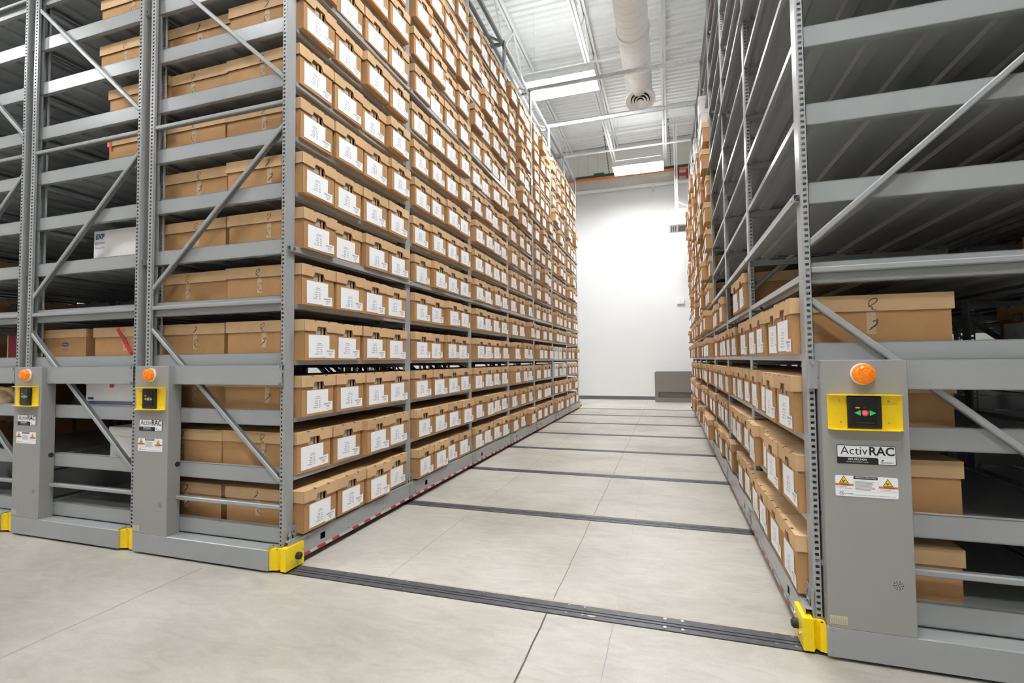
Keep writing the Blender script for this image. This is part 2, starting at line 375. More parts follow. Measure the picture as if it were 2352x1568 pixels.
v = thing('pipe_valve', 'dark red valve assembly at the right end of the orange pipe', 'valve', (.35, 12.1, 6.36))
obj('body', MB().cyl((0, 0, 0), (.28, 0, 0), .045, REDEQ).cyl((0, 0, -.1), (0, 0, .12), .045, REDEQ).cyl((.28, 0, -.12), (.28, 0, .12), .05, REDEQ), v)
obj('gearbox', MB().box(-.08, .06, -.06, .06, .08, .2, REDEQ), v)
s = thing('sprinkler', 'small sprinkler head hanging below the thick white wall pipe', 'sprinkler', (-.32, 12.36, 6.14))
obj('drop_pipe', MB().cyl((0, 0, 0), (0, 0, .12), .022, WHITEP), s); obj('nozzle', MB().cyl((0, 0, -.08), (0, 0, 0), .012, BOLT, n=8).cyl((0, 0, -.085), (0, 0, -.08), .024, BOLT, n=10), s)
def catenary(a, b, sag, n=14):
    a = Vector(a); b = Vector(b); return [tuple(a.lerp(b, i/n)-Vector((0, 0, sag*4*(i/n)*(1-i/n)))) for i in range(n+1)]
tag(obj('loose_cable', MB().tube(catenary((-.76, 12.1, 6.52), (-2.3, 12.1, 6.5), .42), .006, WHITEP)), 'loose white cable drooping from the orange pipe, left one', 'cable', 'loose cables on the pipe')
tag(obj('loose_cable', MB().tube(catenary((-.6, 12.1, 6.52), (.3, 12.1, 6.5), .13), .006, WHITEP)), 'loose white cable drooping from the orange pipe, right one', 'cable', 'loose cables on the pipe')
# heater / cassette unit hanging by the wall
a = thing('hanging_air_unit', 'white box-shaped air unit hanging by conduits before the back wall', 'air unit', (.60, 11.3, 4.63))
obj('casing', MB().box(-.45, .6, -.40, .40, .03, .42, AMBW), a, bevel=.012)
g = MB(); g.box(-.50, .65, -.42, .42, 0, .03, AMBW); obj('frame', g, a, bevel=.004)
g = MB(); g.box(-.28, .45, -.30, .30, -.006, 0.001, BASEB); obj('grille', g, a)
g = MB()
for k in range(3): g.box(-.45+.05*k, -.43+.05*k, -.28, .28, -.004, .001, DARK)
obj('slot', g, a)
g = MB(); g.cyl((-.33, -.1, .42), (-.33, -.1, 2.98), .018, WHITEP, n=8); g.cyl((-.28, -.1, .42), (-.28, -.1, 2.98), .018, WHITEP, n=8); g.tube(catenary((-.28, -.1, .7), (.3, -.1, .55), .08), .012, WHITEP); obj('conduit', g, a)
g = MB().box(-.16, .16, 0, .0, 0, .01, AMBW) if 0 else MB()
wb = thing('wall_box', 'small square white box mounted on the back wall', 'box', (.366, 12.5, 2.84))
obj('cover', MB().box(-.105, .105, -.06, 0, -.095, .095, AMBW), wb, bevel=.012); obj('knob', MB().cyl((0, -.065, .01), (0, -.06, .01), .012, GALV), wb)
# grey panel leaning at the wall
gp = thing('leaning_panel', 'grey panel with a long low slot leaning against the back wall', 'panel', (-.37, 11.75, 0))
fr = MB()
for a_ in ((0, 1.9, .28, .82), (0, .09, .12, .28), (0, 1.9, 0, .12)): fr.box(a_[0], a_[1], 0, .04, a_[2], a_[3], GPANEL)
obj('face', fr, gp); obj('slot_back', MB().box(.09, 1.9, .10, .11, .12, .28, GPANEL), gp)
obj('rear_sheet', MB().box(.03, 1.93, .06, .09, 0, .84, GPANEL), gp); obj('foot', MB().box(.01, 1.9, -.005, .07, 0, .008, BASEB), gp)
# ================================================================ MOBILE RACKS
W = 1.115; S = .3386; ZA = 1.197; HOLE = S/14; HT = 5.72; UD = .078
def zj(j): return ZA+j*S
def perf_upright(fl):
    """C post, web at x=0, flanges towards +x, perforated flanges at y=0 and y=UD"""
    mb = MB(); t = .002; hx = fl*.5+.001; hw = .0068; hh = .0055; z0 = .13
    n = int((HT-z0)/HOLE)
    for yf, sg in ((0, 1), (UD, -1)):
        xa, xb = .005, fl
        for k in range(n):
            a = z0+k*HOLE; b = a+HOLE; c = (a+b)/2
            O = [(xa, a), (xb, a), (xb, b), (xa, b)]; I = [(hx-hw, c-hh), (hx+hw, c-hh), (hx+hw, c+hh), (hx-hw, c+hh)]
            for i in range(4):
                j = (i+1) % 4
                mb.poly([(O[i][0], yf, O[i][1]), (O[j][0], yf, O[j][1]), (I[j][0], yf, I[j][1]), (I[i][0], yf, I[i][1])], PAINT)
                mb.poly([(I[i][0], yf, I[i][1]), (I[j][0], yf, I[j][1]), (I[j][0], yf+sg*t, I[j][1]), (I[i][0], yf+sg*t, I[i][1])], DARK)
        mb.poly([(xa, yf+sg*t, z0), (xb, yf+sg*t, z0), (xb, yf+sg*t, z0), (xa, yf+sg*t, z0)], PAINT)
        top = z0+n*HOLE
        mb.box(xb-.002, xb, min(yf, yf+sg*.014), max(yf, yf+sg*.014), z0, HT, PAINT)
        mb.poly([(xa, yf, z0), (xb, yf, z0), (xb, yf, top), (xa, yf, top)], PAINT) if 0 else None
        c = .005
        mb.poly([(0, yf+sg*c, z0), (xa, yf, z0), (xa, yf, HT), (0, yf+sg*c, HT)], PAINT)
        # dark liner a little behind the holes
        mb.poly([(hx-hw-.002, yf+sg*.010, z0), (hx+hw+.002, yf+sg*.010, z0), (hx+hw+.002, yf+sg*.010, top), (hx-hw-.002, yf+sg*.010, top)], DARK) if 0 else None
    mb.box(0, .002, .005, UD-.005, z0, HT, PAINT)
    mb.box(.002, fl-.002, .037, .040, z0, HT, PAINT)  # inner plate added to close the post so its holes look dark
    return mb
def mirror(mb):
    o = MB(); o.v = [(-x, y, z) for x, y, z in mb.v]; o.f = [tuple(reversed(f)) for f in mb.f]; o.m = list(mb.m); o.mats = list(mb.mats); return o
UPN = perf_upright(.030); UPW = perf_upright(.048)
ME_UP = {('L', 0): UPN.mesh('upright', fix=False), ('R', 0): mirror(UPN).mesh('upright', fix=False), ('L', 1): UPW.mesh('upright', fix=False), ('R', 1): mirror(UPW).mesh('upright', fix=False)}
def shelf_mesh():
    mb = MB(); y0, y1 = .080, P-.002; T = .028
    for (xa, xb) in ((.002, .006), (W-.006, W-.002)): mb.box(xa, xb, y0, y1, -T, 0, PAINT)      # lips
    mb.box(.006, W-.006, y0, y1, -.004, -.002, PAINT)
    for s_ in (.006, W-.026): mb.box(s_, s_+.02, y0, y1, -T, -T+.002, PAINT)
    x = .05
    for k in range(5):                                                       # hat ribs under the deck
        cx = .11+k*(W-.22)/4
        mb.prism([(cx-.04, -.004), (cx-.03, -.022), (cx+.03, -.022), (cx+.04, -.004)], 1, y0, y1, PAINT)
    return mb.mesh('shelf')
ME_SH = shelf_mesh()
ME_EB = MB().box(.004, W-.004, 0, .004, -.045, .047, PAINT).box(.004, W-.004, 0, .028, .043, .047, PAINT).box(.004, W-.004, 0, .028, -.045, -.041, PAINT).mesh('end_beam')
ME_CB = MB().box(.006, W-.006, 0, .03, -.062, -.026, PAINT).mesh('cross_beam')
def brace_mb(x0, z0, x1, z1):
    mb = MB(); d = Vector((x1-x0, 0, z1-z0)).normalized(); q = Vector((-d.z, 0, d.x))
    prof = [(-.013, .028), (-.013, .005), (-.008, 0), (.008, 0), (.013, .005), (.013, .028)]
    A = [Vector((x0, 0, z0))+q*a+Vector((0, b, 0)) for a, b in prof]; B = [Vector((x1, 0, z1))+q*a+Vector((0, b, 0)) for a, b in prof]
    for i in range(5): mb.poly([A[i], A[i+1], B[i+1], B[i]], PAINT)
    for i in range(5): mb.poly([B[i]+Vector((0, .0015, 0)), B[i+1]+Vector((0, .0015, 0)), A[i+1]+Vector((0, .0015, 0)), A[i]+Vector((0, .0015, 0))], PAINT)
    return mb
def braces():
    out = [('strut', brace_mb(.006, z, W-.006, z)) for z in (.35, 1.545, 2.735, 3.925, 5.12)]
    for a, b in (((.008, 1.437), (W-.008, .475)), ((.008, 1.640), (W-.008, 2.615)), ((.008, 3.84), (W-.008, 2.865)), ((.008, 4.00), (W-.008, 4.98))): out.append(('brace', brace_mb(*a, *b)))
    return out
BR = [(n, m.mesh(n, fix=False)) for n, m in braces()]
ALLBR = MB()
for n, m in braces(): ALLBR.add(m, lambda p: p)
ME_ALLBR = ALLBR.mesh('brace', fix=False)
def foot_bracket(sgn):        # on the aisle face, sgn=+1 faces +x
    mb = MB(); a = 0.001*sgn; b = .007*sgn; x0, x1 = min(a, b), max(a, b)
    mb.box(x0, x1, -.004, .094, .128, .236, PAINTD); mb.box(min(-.03*sgn, b), max(-.03*sgn, b), -.006, -.002, .128, .225, PAINTD) if 0 else None
    e = .0078*sgn
    for y in (.028, .066):
        mb.poly([(e, y-.006, .142), (e, y+.006, .142), (e, y+.006, .20), (e, y-.006, .20)], RAILB)
        mb.cyl((b, y, .196), (b+.007*sgn, y, .196), .012, BOLT, n=8); mb.cyl((b+.007*sgn, y, .196), (b+.012*sgn, y, .196), .006, BOLT, n=8)
        for z in (.134, .214): mb.cyl((b, y, z), (b+.001*sgn, y, z), .003, RAILB, n=6)
    return mb
def base_rail(sgn, y0, y1, first):
    """long carriage side member, outer face at x=0 (sgn=+1 faces +x)"""
    mb = MB()
    f = lambda a, b: (min(a*sgn, b*sgn), max(a*sgn, b*sgn))
    xo = f(-.003, 0); hz0, hz1 = .085, .125
    hy0, hy1 = .272, .318
    mb.box(*xo, y0, hy0, .04, .162, PAINT) if first else mb.box(*xo, y0, hy0-.0, .04, .162, PAINT)
    mb.box(*xo, hy0, hy1, .04, hz0, PAINT); mb.box(*xo, hy0, hy1, hz1, .162, PAINT); mb.box(*xo, hy1, y1, .04, .162, PAINT)
    mb.box(*f(-.03, 0), y0, y1, .160, .163, PAINT); mb.box(*f(-.03, 0), y0, y1, .037, .04, PAINT)
    mb.box(*f(-.02, -.018), hy0-.02, hy1+.02, hz0-.02, hz1+.02, DARK)
    for yy in (.55, .60, .98, 1.03):
        for z in (.07, .11): mb.cyl((0, yy, z), (.0008*sgn, yy, z), .003, RAILB, n=6)
    return mb
def tape_mb(sgn, y0, y1):
    mb = MB(); e = .0012*sgn; z0, z1 = .041, .058
    mb.poly([(e, y0, z0), (e, y1, z0), (e, y1, z1), (e, y0, z1)], WTAPE)
    y = .115; k = 0; seq = [.07, .065, .075, .065, .07, .14]
    while y < y1-.08:
        L_ = seq[k % 6]
        if k % 2 == 0:
            mb.poly([(e*1.6, y, z0), (e*1.6, y+L_, z0), (e*1.6, y+L_-.012*sgn, z1), (e*1.6, y-.012*sgn, z1)], RED)
        if k % 6 == 5:
            t = text('keep feet clear of aisle', .011, m=RED, res=1)
            yc = y+L_/2
            mb.add(t, (lambda p, yc=yc: (e*1.7, yc+p[0]*sgn, .0495+p[1])))
        y += L_; k += 1
    return mb
def bumper(sgn):
    """yellow corner bumper; x measured from the rack face outward (+sgn)"""
    t = thing('corner_bumper', None, None) if 0 else None
    mb = MB()
    P1 = [(-.085, -.053), (-.012, -.030), (.0, -.012), (.012, -.030), (.048, -.034), (.048, .108), (-.02, .108), (-.085, .05)]
    pts = [(x*sgn, y) for x, y in P1]
    if sgn < 0: pts = pts[::-1]
    mb.prism(pts, 2, .014, .128, YEL)
    P2 = [(.012, -.034), (.050, -.036), (.050, .110), (.012, .110)]
    pts = [(x*sgn, y) for x, y in P2]
    if sgn < 0: pts = pts[::-1]
    mb.prism(pts, 2, .012, .138, YEL)
    return mb
def bumper_stop(sgn):
    mb = MB(); x = .050*sgn
    mb.cyl((x, .058, .072), (x+.018*sgn, .058, .072), .020, RUB, n=24); mb.cyl((x+.018*sgn, .058, .072), (x+.024*sgn, .058, .072), .017, RUB, r1=.013, n=24)
    mb.cyl((x+.0235*sgn, .058, .072), (x+.0245*sgn, .058, .072), .006, DARK, n=12)
    return mb
def bumper_bolts(sgn):
    mb = MB(); x = .050*sgn
    for y, z in ((.012, .055), (.098, .094)): mb.cyl((x, y, z), (x+.004*sgn, y, z), .006, BOLT, n=10)
    mb.cyl((-.035*sgn, .01, .128), (-.035*sgn, .01, .1292), .014, BASEB, n=16)
    mb.cyl((-.018*sgn, -.028, .128), (-.018*sgn, -.028, .1295), .005, DARK, n=8)
    for y in (.03, .05):
        for z in (.026, .036): mb.box(*sorted((x, x+.0006*sgn)), y, y+.010, z, z+.002, RAILB)
    return mb
# sign boards ----------------------------------------------------
def rrect(w, h, r, n=4):
    pts = []
    for cx, cy, a0 in ((w/2-r, h/2-r, 0), (-w/2+r, h/2-r, 90), (-w/2+r, -h/2+r, 180), (w/2-r, -h/2+r, 270)):
        for i in range(n+1):
            a = math.radians(a0+90*i/n); pts.append((cx+r*math.cos(a), cy+r*math.sin(a)))
    return pts
def sign_mb():
    mb = MB(); w, h = .196, .072
    mb.prism([(x, y) for x, y in rrect(w, h, .004)], 1, -.0010, 0, INKB)
    mb.poly([(x, -.0013, y) for x, y in rrect(w-.004, h-.004, .003)], PAPER)
    z0 = -h/2+.002
    mb.poly([(-w/2+.002, -.0016, z0), (w/2-.058, -.0016, z0), (w/2-.058, -.0016, z0+.020), (-w/2+.002, -.0016, z0+.020)], INKB)
    mb.poly([(w/2-.058, -.0016, z0+.020), (w/2-.062, -.0016, z0+.0235), (-w/2+.002, -.0016, z0+.0235), (-w/2+.002, -.0016, z0+.020)], INKB)
    mb.add(fit(text('Activ', .046, 'RIGHT', -.004, INKB, 3), .091), on_front(.0055, .0140, -.0017))
    mb.add(fit(text('RAC', .045, 'LEFT', .024, INKB, 3), .082), on_front(.0085, .0140, -.0017))
    mb.add(fit(text('MOBILIZED STORAGE SYSTEM', .0056, 'CENTER', 0, INKG, 1, 1, 1.6), .176), on_front(.0, -.0066, -.0017))
    mb.add(fit(text('800.492.3434', .0105, 'CENTER', .02, PAPER, 1), .062), on_front(-.030, z0+.0155, -.0018))
    mb.add(fit(text('www.spacesaver.com', .0080, 'CENTER', 0, PAPER, 1), .072), on_front(-.030, z0+.0065, -.0018))
    mb.add(fit(text('Spacesaver', .0092, 'CENTER', .01, INKB, 1), .042), on_front(.068, z0+.0075, -.0018))
    mb.poly([(.050, -.0018, z0+.014), (.053, -.0018, z0+.0185), (.055, -.0018, z0+.0165), (.058, -.0018, z0+.019), (.056, -.0018, z0+.0125), (.052, -.0018, z0+.0115)], INKB)
    return mb
INKB = mat('black_print', srgb(24, 26, 30), .5)
def warning_mb():
    mb = MB(); w, h = .208, .080
    mb.prism(rrect(w, h, .006), 1, -.0010, 0, PAPER)
    def rc(x0, x1, z0, z1, m, y=-.0014): mb.poly([(x0, y, z0), (x1, y, z0), (x1, y, z1), (x0, y, z1)], m)
    rc(-.042, .038, h/2-.012, h/2-.001, INKB)
    mb.add(fit(text('OPERATION INSTRUCTIONS', .0075, 'CENTER', .01, PAPER, 1), .070), on_front(-.002, h/2-.0065, -.0016))
    mb.add(text('To move an aisle:', .0045, 'LEFT', 0, INKG, 1), on_front(-.038, h/2-.0155, -.0016))
    random.seed(3)
    for k in range(8):
        rc(-.038, .030-random.uniform(0, .02), .018-k*.0045, .0200-k*.0045, INKG)
    for cx, zb in ((-.075, .010), (.071, .006)):
        mb.poly([(cx-.017, -.0014, zb), (cx+.017, -.0014, zb), (cx, -.0014, zb+.029)], INKB)
        mb.poly([(cx-.0135, -.0016, zb+.002), (cx+.0135, -.0016, zb+.002), (cx, -.0016, zb+.0255)], YEL)
        mb.poly([(cx-.005, -.0018, zb+.005), (cx-.002, -.0018, zb+.004), (cx+.006, -.0018, zb+.011), (cx+.003, -.0018, zb+.013)], INKB)
        mb.cyl((cx-.004, -.0016, zb+.011), (cx-.004, -.0019, zb+.011), .0025, INKB, n=8)
        rc(cx-.030, cx+.032, zb-.009, zb-.001, ORG)
        mb.add(text('WARNING', .0075, 'CENTER', .02, INKB, 1), on_front(cx+.004, zb-.005, -.0016))
        rc(cx-.027, cx+.01, zb-.0145, zb-.0128, INKG); rc(cx-.027, cx+.028, zb-.020, zb-.0186, INKG)
    rc(-w/2+.001, w/2-.001, -.0195, -.0190, INKG); rc(-.043, -.0425, -.0195, .028, INKG); rc(.0385, .039, -.0195, .028, INKG)
    ringp = [(math.cos(2*math.pi*i/20), math.sin(2*math.pi*i/20)) for i in range(20)]
    for i in range(20):
        a, b = ringp[i], ringp[(i+1) % 20]
        mb.poly([(-.083+a[0]*.008, -.0014, -.029+a[1]*.008), (-.083+b[0]*.008, -.0014, -.029+b[1]*.008), (-.083+b[0]*.0068, -.0014, -.029+b[1]*.0068), (-.083+a[0]*.0068, -.0014, -.029+a[1]*.0068)], INKB)
    mb.add(text('UL', .010, 'CENTER', .02, INKB, 1), on_front(-.083, -.029, -.0016))
    mb.add(text('c', .008, 'CENTER', 0, INKB, 1), on_front(-.094, -.030, -.0016)); mb.add(text('us LISTED', .0070, 'LEFT', .02, INKB, 1), on_front(-.073, -.030, -.0016))
    mb.add(fit(text('BUSINESS EQUIPMENT  MOTORIZED MOVEABLE SHELVING SYSTEM', .0050, 'LEFT', 0, INKB, 1), .138), on_front(-.044, -.033, -.0016))
    return mb
def rating_mb():
    mb = MB(); w, h = .060, .034
    mb.poly([(-w/2, -.001, -h/2), (w/2, -.001, -h/2), (w/2, -.001, h/2), (-w/2, -.001, h/2)], CREAM)
    mb.add(text('MAXIMUM LOADS', .0038, 'CENTER', .01, INKG, 1), on_front(0, .008, -.0013))
    for c in range(7):
        for r in range(6): mb.poly([(-.026+c*.0078, -.0013, .002-r*.003), (-.0215+c*.0078, -.0013, .002-r*.003), (-.0215+c*.0078, -.0013, .0035-r*.003), (-.026+c*.0078, -.0013, .0035-r*.003)], INKG)
    return mb
SIGN = sign_mb().mesh('nameplate', fix=False); WARN = warning_mb().mesh('instruction_sticker', fix=False); RATE = rating_mb().mesh('rating_sticker', fix=False)
def shelf_levels(): return range(-3, 13)
def build_rack(name, label, x0, mirrored, colx, full=True):
    r = thing(name, label, 'mobile rack', (x0, 0, 0))
    aisle = 0 if mirrored else 1      # side of the main aisle
    nparts = 0
    for k in range(8):
        for side in (0, 1):
            fl = 0 if (side == aisle) else 1
            if k == 0 and False: pass
            me = ME_UP[('L' if side == 0 else 'R', fl)]
            obj('upright', me, r, ((0 if side == 0 else W), k*P, 0))
    # shelves: 100 nearest as parts, the rest as one stuff part
    lev = [(k, j) for k in range(7) for j in shelf_levels()]
    lev.sort(key=lambda t: (Vector((x0+W/2, t[0]*P+.7, zj(t[1])))-CAM).length)
    for k, j in lev[:100]: obj('shelf', ME_SH, r, (0, k*P, zj(j)))
    rest = MB()
    src = MB(); src.v = [tuple(v.co) for v in ME_SH.vertices]; src.f = [tuple(p.vertices) for p in ME_SH.polygons]; src.m = [0]*len(src.f); src.mats = [PAINT]
    for k, j in lev[100:]: rest.add(src, lambda p, k=k, j=j: (p[0], p[1]+k*P, p[2]+zj(j)))
    tag(obj('shelf', rest, r, fix=False), kind='stuff')
    for j in shelf_levels(): obj('end_beam', ME_EB, r, (0, .034, zj(j)))
    for k in range(1, 8):
        m = MB()
        for j in shelf_levels(): m.box(.006, W-.006, k*P+.02, k*P+.05, zj(j)-.062, zj(j)-.026, PAINT)
        obj('cross_beam', m, r)
    for n, me in BR: obj(n, me, r, (0, .004, 0))
    for k in range(1, 8): obj('brace', ME_ALLBR, r, (0, k*P+.052, 0))
    # top tie frame
    m = MB()
    for xx in (.02, W-.06):
        m.box(xx, xx+.04, 0, 7*P+UD, HT-.05, HT, PAINT); m.box(xx+.14*(1 if xx < .5 else -1), xx+.04+.14*(1 if xx < .5 else -1), 0, 7*P+UD, HT-.045, HT-.005, PAINT)
    for k in range(8): m.box(.02, W-.02, k*P+.02, k*P+.06, HT-.05, HT-.01, PAINT)
    for k in range(7): m.bar((.05, k*P+.05, HT-.02), (W-.05, (k+1)*P, HT-.02), .03, .02, PAINT, up=(0, 0, 1))
    obj('top_frame', m, r)
    # aisle tie bars on both faces at two levels
    for side in (0, 1):
        sg = -1 if side == 0 else 1; xf = 0 if side == 0 else W
        for zz in (1.856, 3.549):
            m = MB(); a, b = xf+.002*sg, xf+.022*sg
            m.box(min(a, b), max(a, b), .018, 7*P+UD, zz-.017, zz-.014, PAINT); m.box(min(a, b), max(a, b), .018, 7*P+UD, zz+.014, zz+.017, PAINT)
            c = xf+.020*sg; m.box(min(b, c), max(b, c), .018, 7*P+UD, zz-.017, zz+.017, PAINT)
            tb = obj('tie_bar', m, r)
            m = MB()
            for k in range(8): m.cyl((b, k*P+.045, zz), (b+.006*sg, k*P+.045, zz), .009, BOLT, n=8)
            obj('bolt', m, tb)
        # carriage side rails in bay lengths, brackets, tape
        xr = xf+.034*sg if side == aisle else xf+.004*sg
        for k in range(7):
            if side != aisle and k > 1: continue
            br = obj('base_rail', base_rail(sg, (.0 if k == 0 else .10), P+.10 if k < 6 else P+.02, k == 0), r, (xr, k*P, 0))
            if side == aisle: obj('warning_tape', tape_mb(sg, .10, P+.10 if k < 6 else P+.02), br, fix=False)
        for k in range(8): obj('foot_bracket', foot_bracket(sg), r, (xf, k*P, 0))
        for k in range(1, 8):
            if side == aisle:
                m = MB(); m.box(*sorted((xr+.001*sg, xr+.004*sg)), -.01, .10, .06, .165, PAINTD)
                for yy in (0.0, .09):
                    for z in (.07, .085, .13): m.cyl((xr+.004*sg, yy, z), (xr+.008*sg, yy, z), .005, BOLT, n=6)
                obj('splice_plate', m, r, (0, k*P, 0))
        if side == aisle:
            for yy, fy in ((0, 1), (7*P+UD, -1)):
                bmb = bumper(sg); smb = bumper_stop(sg); lmb = bumper_bolts(sg)
                if fy < 0:
                    for q in (bmb, smb, lmb):
                        q.v = [(a, -b, c) for a, b, c in q.v]
                bo = obj('corner_bumper', bmb, r, (xf, yy, 0)); obj('rubber_stop', smb, bo); obj('bolt', lmb, bo)
    # carriage end plate at the front
    bx0, bx1 = (.030, W+.004) if mirrored else (-.006, W-.055)
    if mirrored: pl = [(bx0+.0, W+.004)]
    m = MB()
    bend = .05
    m.prism([(-.053, .014), (-.053, .124), (-.049, .128), (.07, .128), (.07, .124), (-.045, .122), (-.045, .014)], 0, bx0, bx1, PAINT)
    for xx in ((bx0+.015) if mirrored else (bx1-.015),):
        for z in (.028, .115): m.cyl((xx, -.053, z), (xx, -.0545, z), .004, BOLT, n=8)
    obj('carriage_end_plate', m, r)
    obj('carriage_body', MB().box(.02, W-.02, .14, 7*P, .03, .10, DARK), r)
    m = MB(); xs = .0 if mirrored else W-.10
    m.box(xs, xs+.10, .0, .075, .128, .131, PAINTD); m.cyl((xs+.02 if not mirrored else xs+.08, .012, .131), (xs+.02 if not mirrored else xs+.08, .012, .132), .005, DARK, n=8); obj('foot_plate', m, r)
    # header
    c0, c1 = colx, colx+.291
    m = MB(); hx1 = W-.0
    m.box(c1, hx1, -.022, -.019, 1.055, 1.173, PAINT); m.box(c1, hx1, -.022, .0, 1.170, 1.173, PAINT); m.box(c1, hx1, -.022, .0, 1.055, 1.058, PAINT)
    m.box(-.0+.002, c0+.02, -.014, -.010, 1.055, 1.173, PAINT)
    obj('header_panel', m, r)
    m = MB()
    for xx in (W-.014, .016):
        for z in (1.066, 1.162): m.cyl((xx, -.022, z), (xx, -.030, z), .0075, BOLT, n=8)
    obj('bolt', m, r)
    # control column
    cc = MB(); cc.box(c0, c1, -.053, .033, .126, 1.171, PAINTD)
    co = obj('control_column', cc, r, bevel=.003)
    m = MB()
    for z in (1.14, 1.10): m.cyl((c1, .018, z), (c1+.004, .018, z), .007, BOLT, n=10)
    m.cyl((c1, .018, 1.065), (c1+.001, .018, 1.065), .005, DARK, n=10)
    for z in (1.12, .83, .35): m.cyl((c1, -.04, z), (c1+.0012, -.04, z), .0025, BOLT, n=6)
    m.cyl((c0-.002, -.02, 1.10), (c0, -.02, 1.10), .005, BOLT, n=8); m.cyl((c0-.002, -.02, .80), (c0, -.02, .80), .005, BOLT, n=8)
    obj('screw', m, co)
    m = MB(); m.cyl((c1, .012, .555), (c1+.003, .012, .555), .016, RUB, n=16); m.cyl((c0-.003, .012, .555), (c0, .012, .555), .016, RUB, n=16); obj('cable_plug', m, co)
    m = MB(); cx = c0+.235; rings = [(0, 1), (.008, 6), (.015, 10)]
    for rr, nn in rings:
        for i in range(nn):
            a = 2*math.pi*i/nn; m.cyl((cx+rr*math.cos(a), -.053, .314+rr*math.sin(a)), (cx+rr*math.cos(a), -.0533, .314+rr*math.sin(a)), .0022, DARK, n=6)
    obj('speaker_holes', m, co, fix=False)
    cm = (c0+c1)/2
    # beacon
    b = MB(); b.cyl((cm-.002, -.053, 1.116), (cm-.002, -.062, 1.116), .042, AMBW, n=32)
    bo = obj('beacon', b, r, smooth=False)
    lens = MB(); prof = [(.038, -.062), (.0385, -.076), (.036, -.084), (.030, -.090), (.018, -.0935), (.0, -.0945)]; n = 32
    for (r0, y0), (r1, y1) in zip(prof[:-1], prof[1:]):
        for i in range(n):
            a, bb = 2*math.pi*i/n, 2*math.pi*(i+1)/n
            lens.poly([(cm-.002+r0*math.cos(a), y0, 1.116+r0*math.sin(a)), (cm-.002+r0*math.cos(bb), y0, 1.116+r0*math.sin(bb)), (cm-.002+r1*math.cos(bb), y1, 1.116+r1*math.sin(bb)), (cm-.002+r1*math.cos(a), y1, 1.116+r1*math.sin(a))], AMB)
    for rr in (.012, .024):
        ring2 = 24
        for i in range(ring2):
            a, bb = 2*math.pi*i/ring2, 2*math.pi*(i+1)/ring2; yy = -.0952 if rr < .02 else -.0935
            lens.poly([(cm-.002+(rr-.0012)*math.cos(a), yy, 1.116+(rr-.0012)*math.sin(a)), (cm-.002+(rr-.0012)*math.cos(bb), yy, 1.116+(rr-.0012)*math.sin(bb)), (cm-.002+(rr+.0012)*math.cos(bb), yy, 1.116+(rr+.0012)*math.sin(bb)), (cm-.002+(rr+.0012)*math.cos(a), yy, 1.116+(rr+.0012)*math.sin(a))], ORG)
    obj('amber_lens', lens, bo, smooth=True)
    # guard + keypad
    gx0, gx1, gz0, gz1 = cm-.126, cm+.124, .900, 1.037
    g = MB(); g.box(gx0, gx1, -.056, -.0535, gz0, gz1, YEL)
    g.prism([(gx0, -.056), (gx1, -.056), (gx1-.0, -.068), (gx1-.02, -.088), (gx0+.02, -.088), (gx0, -.068)], 2, gz1-.003, gz1, YEL)
    g.prism([(gx0, -.056), (gx1, -.056), (gx1-.0, -.068), (gx1-.02, -.088), (gx0+.02, -.088), (gx0, -.068)], 2, gz0, gz0+.003, YEL)
    go = obj('panel_guard', g, r)
    m = MB()
    for xx in (gx0+.045, gx1-.045):
        for z in (gz0+.028, gz1-.026): m.cyl((xx, -.056, z), (xx, -.059, z), .0035, BOLT, n=8)
    obj('screw', m, go)
    kp = MB(); kp.box(cm-.060, cm+.054, -.068, -.056, gz0+.006, gz1-.006, BLK); ko = obj('keypad', kp, go, bevel=.004)
    m = MB(); kc = cm-.003; ky = -.0705
    m.box(kc-.038, kc+.038, -.070, -.068, gz0+.022, gz1-.018, SCR)
    m.poly([(kc-.036, ky, .966), (kc-.015, ky, .955), (kc-.015, ky, .977)], GRN); m.poly([(kc+.036, ky, .966), (kc+.015, ky, .977), (kc+.015, ky, .955)], GRN)
    m.poly([(kc+.0125*math.cos(math.radians(22.5+45*i)), ky, .966+.0125*math.sin(math.radians(22.5+45*i))) for i in range(8)], REDK)
    m.add(text('STOP', .0058, 'CENTER', .02, PAPER, 1), on_front(kc, .9695, ky-.0003)); m.add(text('RESET', .0052, 'CENTER', .02, PAPER, 1), on_front(kc, .9628, ky-.0003))
    m.poly([(kc-.031, ky, .984), (kc-.017, ky, .984), (kc-.017, ky, .987), (kc-.031, ky, .987)], LED); m.poly([(kc-.005, ky, .985), (kc, ky, .985), (kc, ky, .986), (kc-.005, ky, .986)], INKG)
    m.poly([(kc-.03, ky, .9275), (kc+.03, ky, .9275), (kc+.03, ky, .9285), (kc-.03, ky, .9285)], BASEB)
    obj('keys', m, ko, fix=False)
    obj('nameplate', SIGN, r, (cm-.0, -.0532, .802)); obj('instruction_sticker', WARN, r, (cm-.003, -.0532, .679)); obj('rating_sticker', RATE, r, (c0+.034, -.0532, .158))
    return r
RL1, RL2, RL3, RR1, RR2 = -3.229, -3.229-1.19, -3.229-2.38, .542, .542+W+.085
rackL = build_rack('mobile_rack', 'tall grey mobile rack full of boxes on the left side of the open aisle', RL1, False, -.010)
rackR = build_rack('mobile_rack', 'tall grey mobile rack with empty upper shelves on the right side of the aisle', RR1, True, .036)
rk2 = copy_tree(rackL); rk2.location.x = RL2; rk2['label'] = 'grey mobile rack with mostly empty shelves, second from the aisle on the left'
rk3 = copy_tree(rackL); rk3.location.x = RL3; rk3['label'] = 'grey mobile rack at the left edge, third from the aisle'
rk4 = copy_tree(rackR); rk4.location.x = RR2; rk4['label'] = 'dark mobile rack glimpsed behind the right aisle rack'
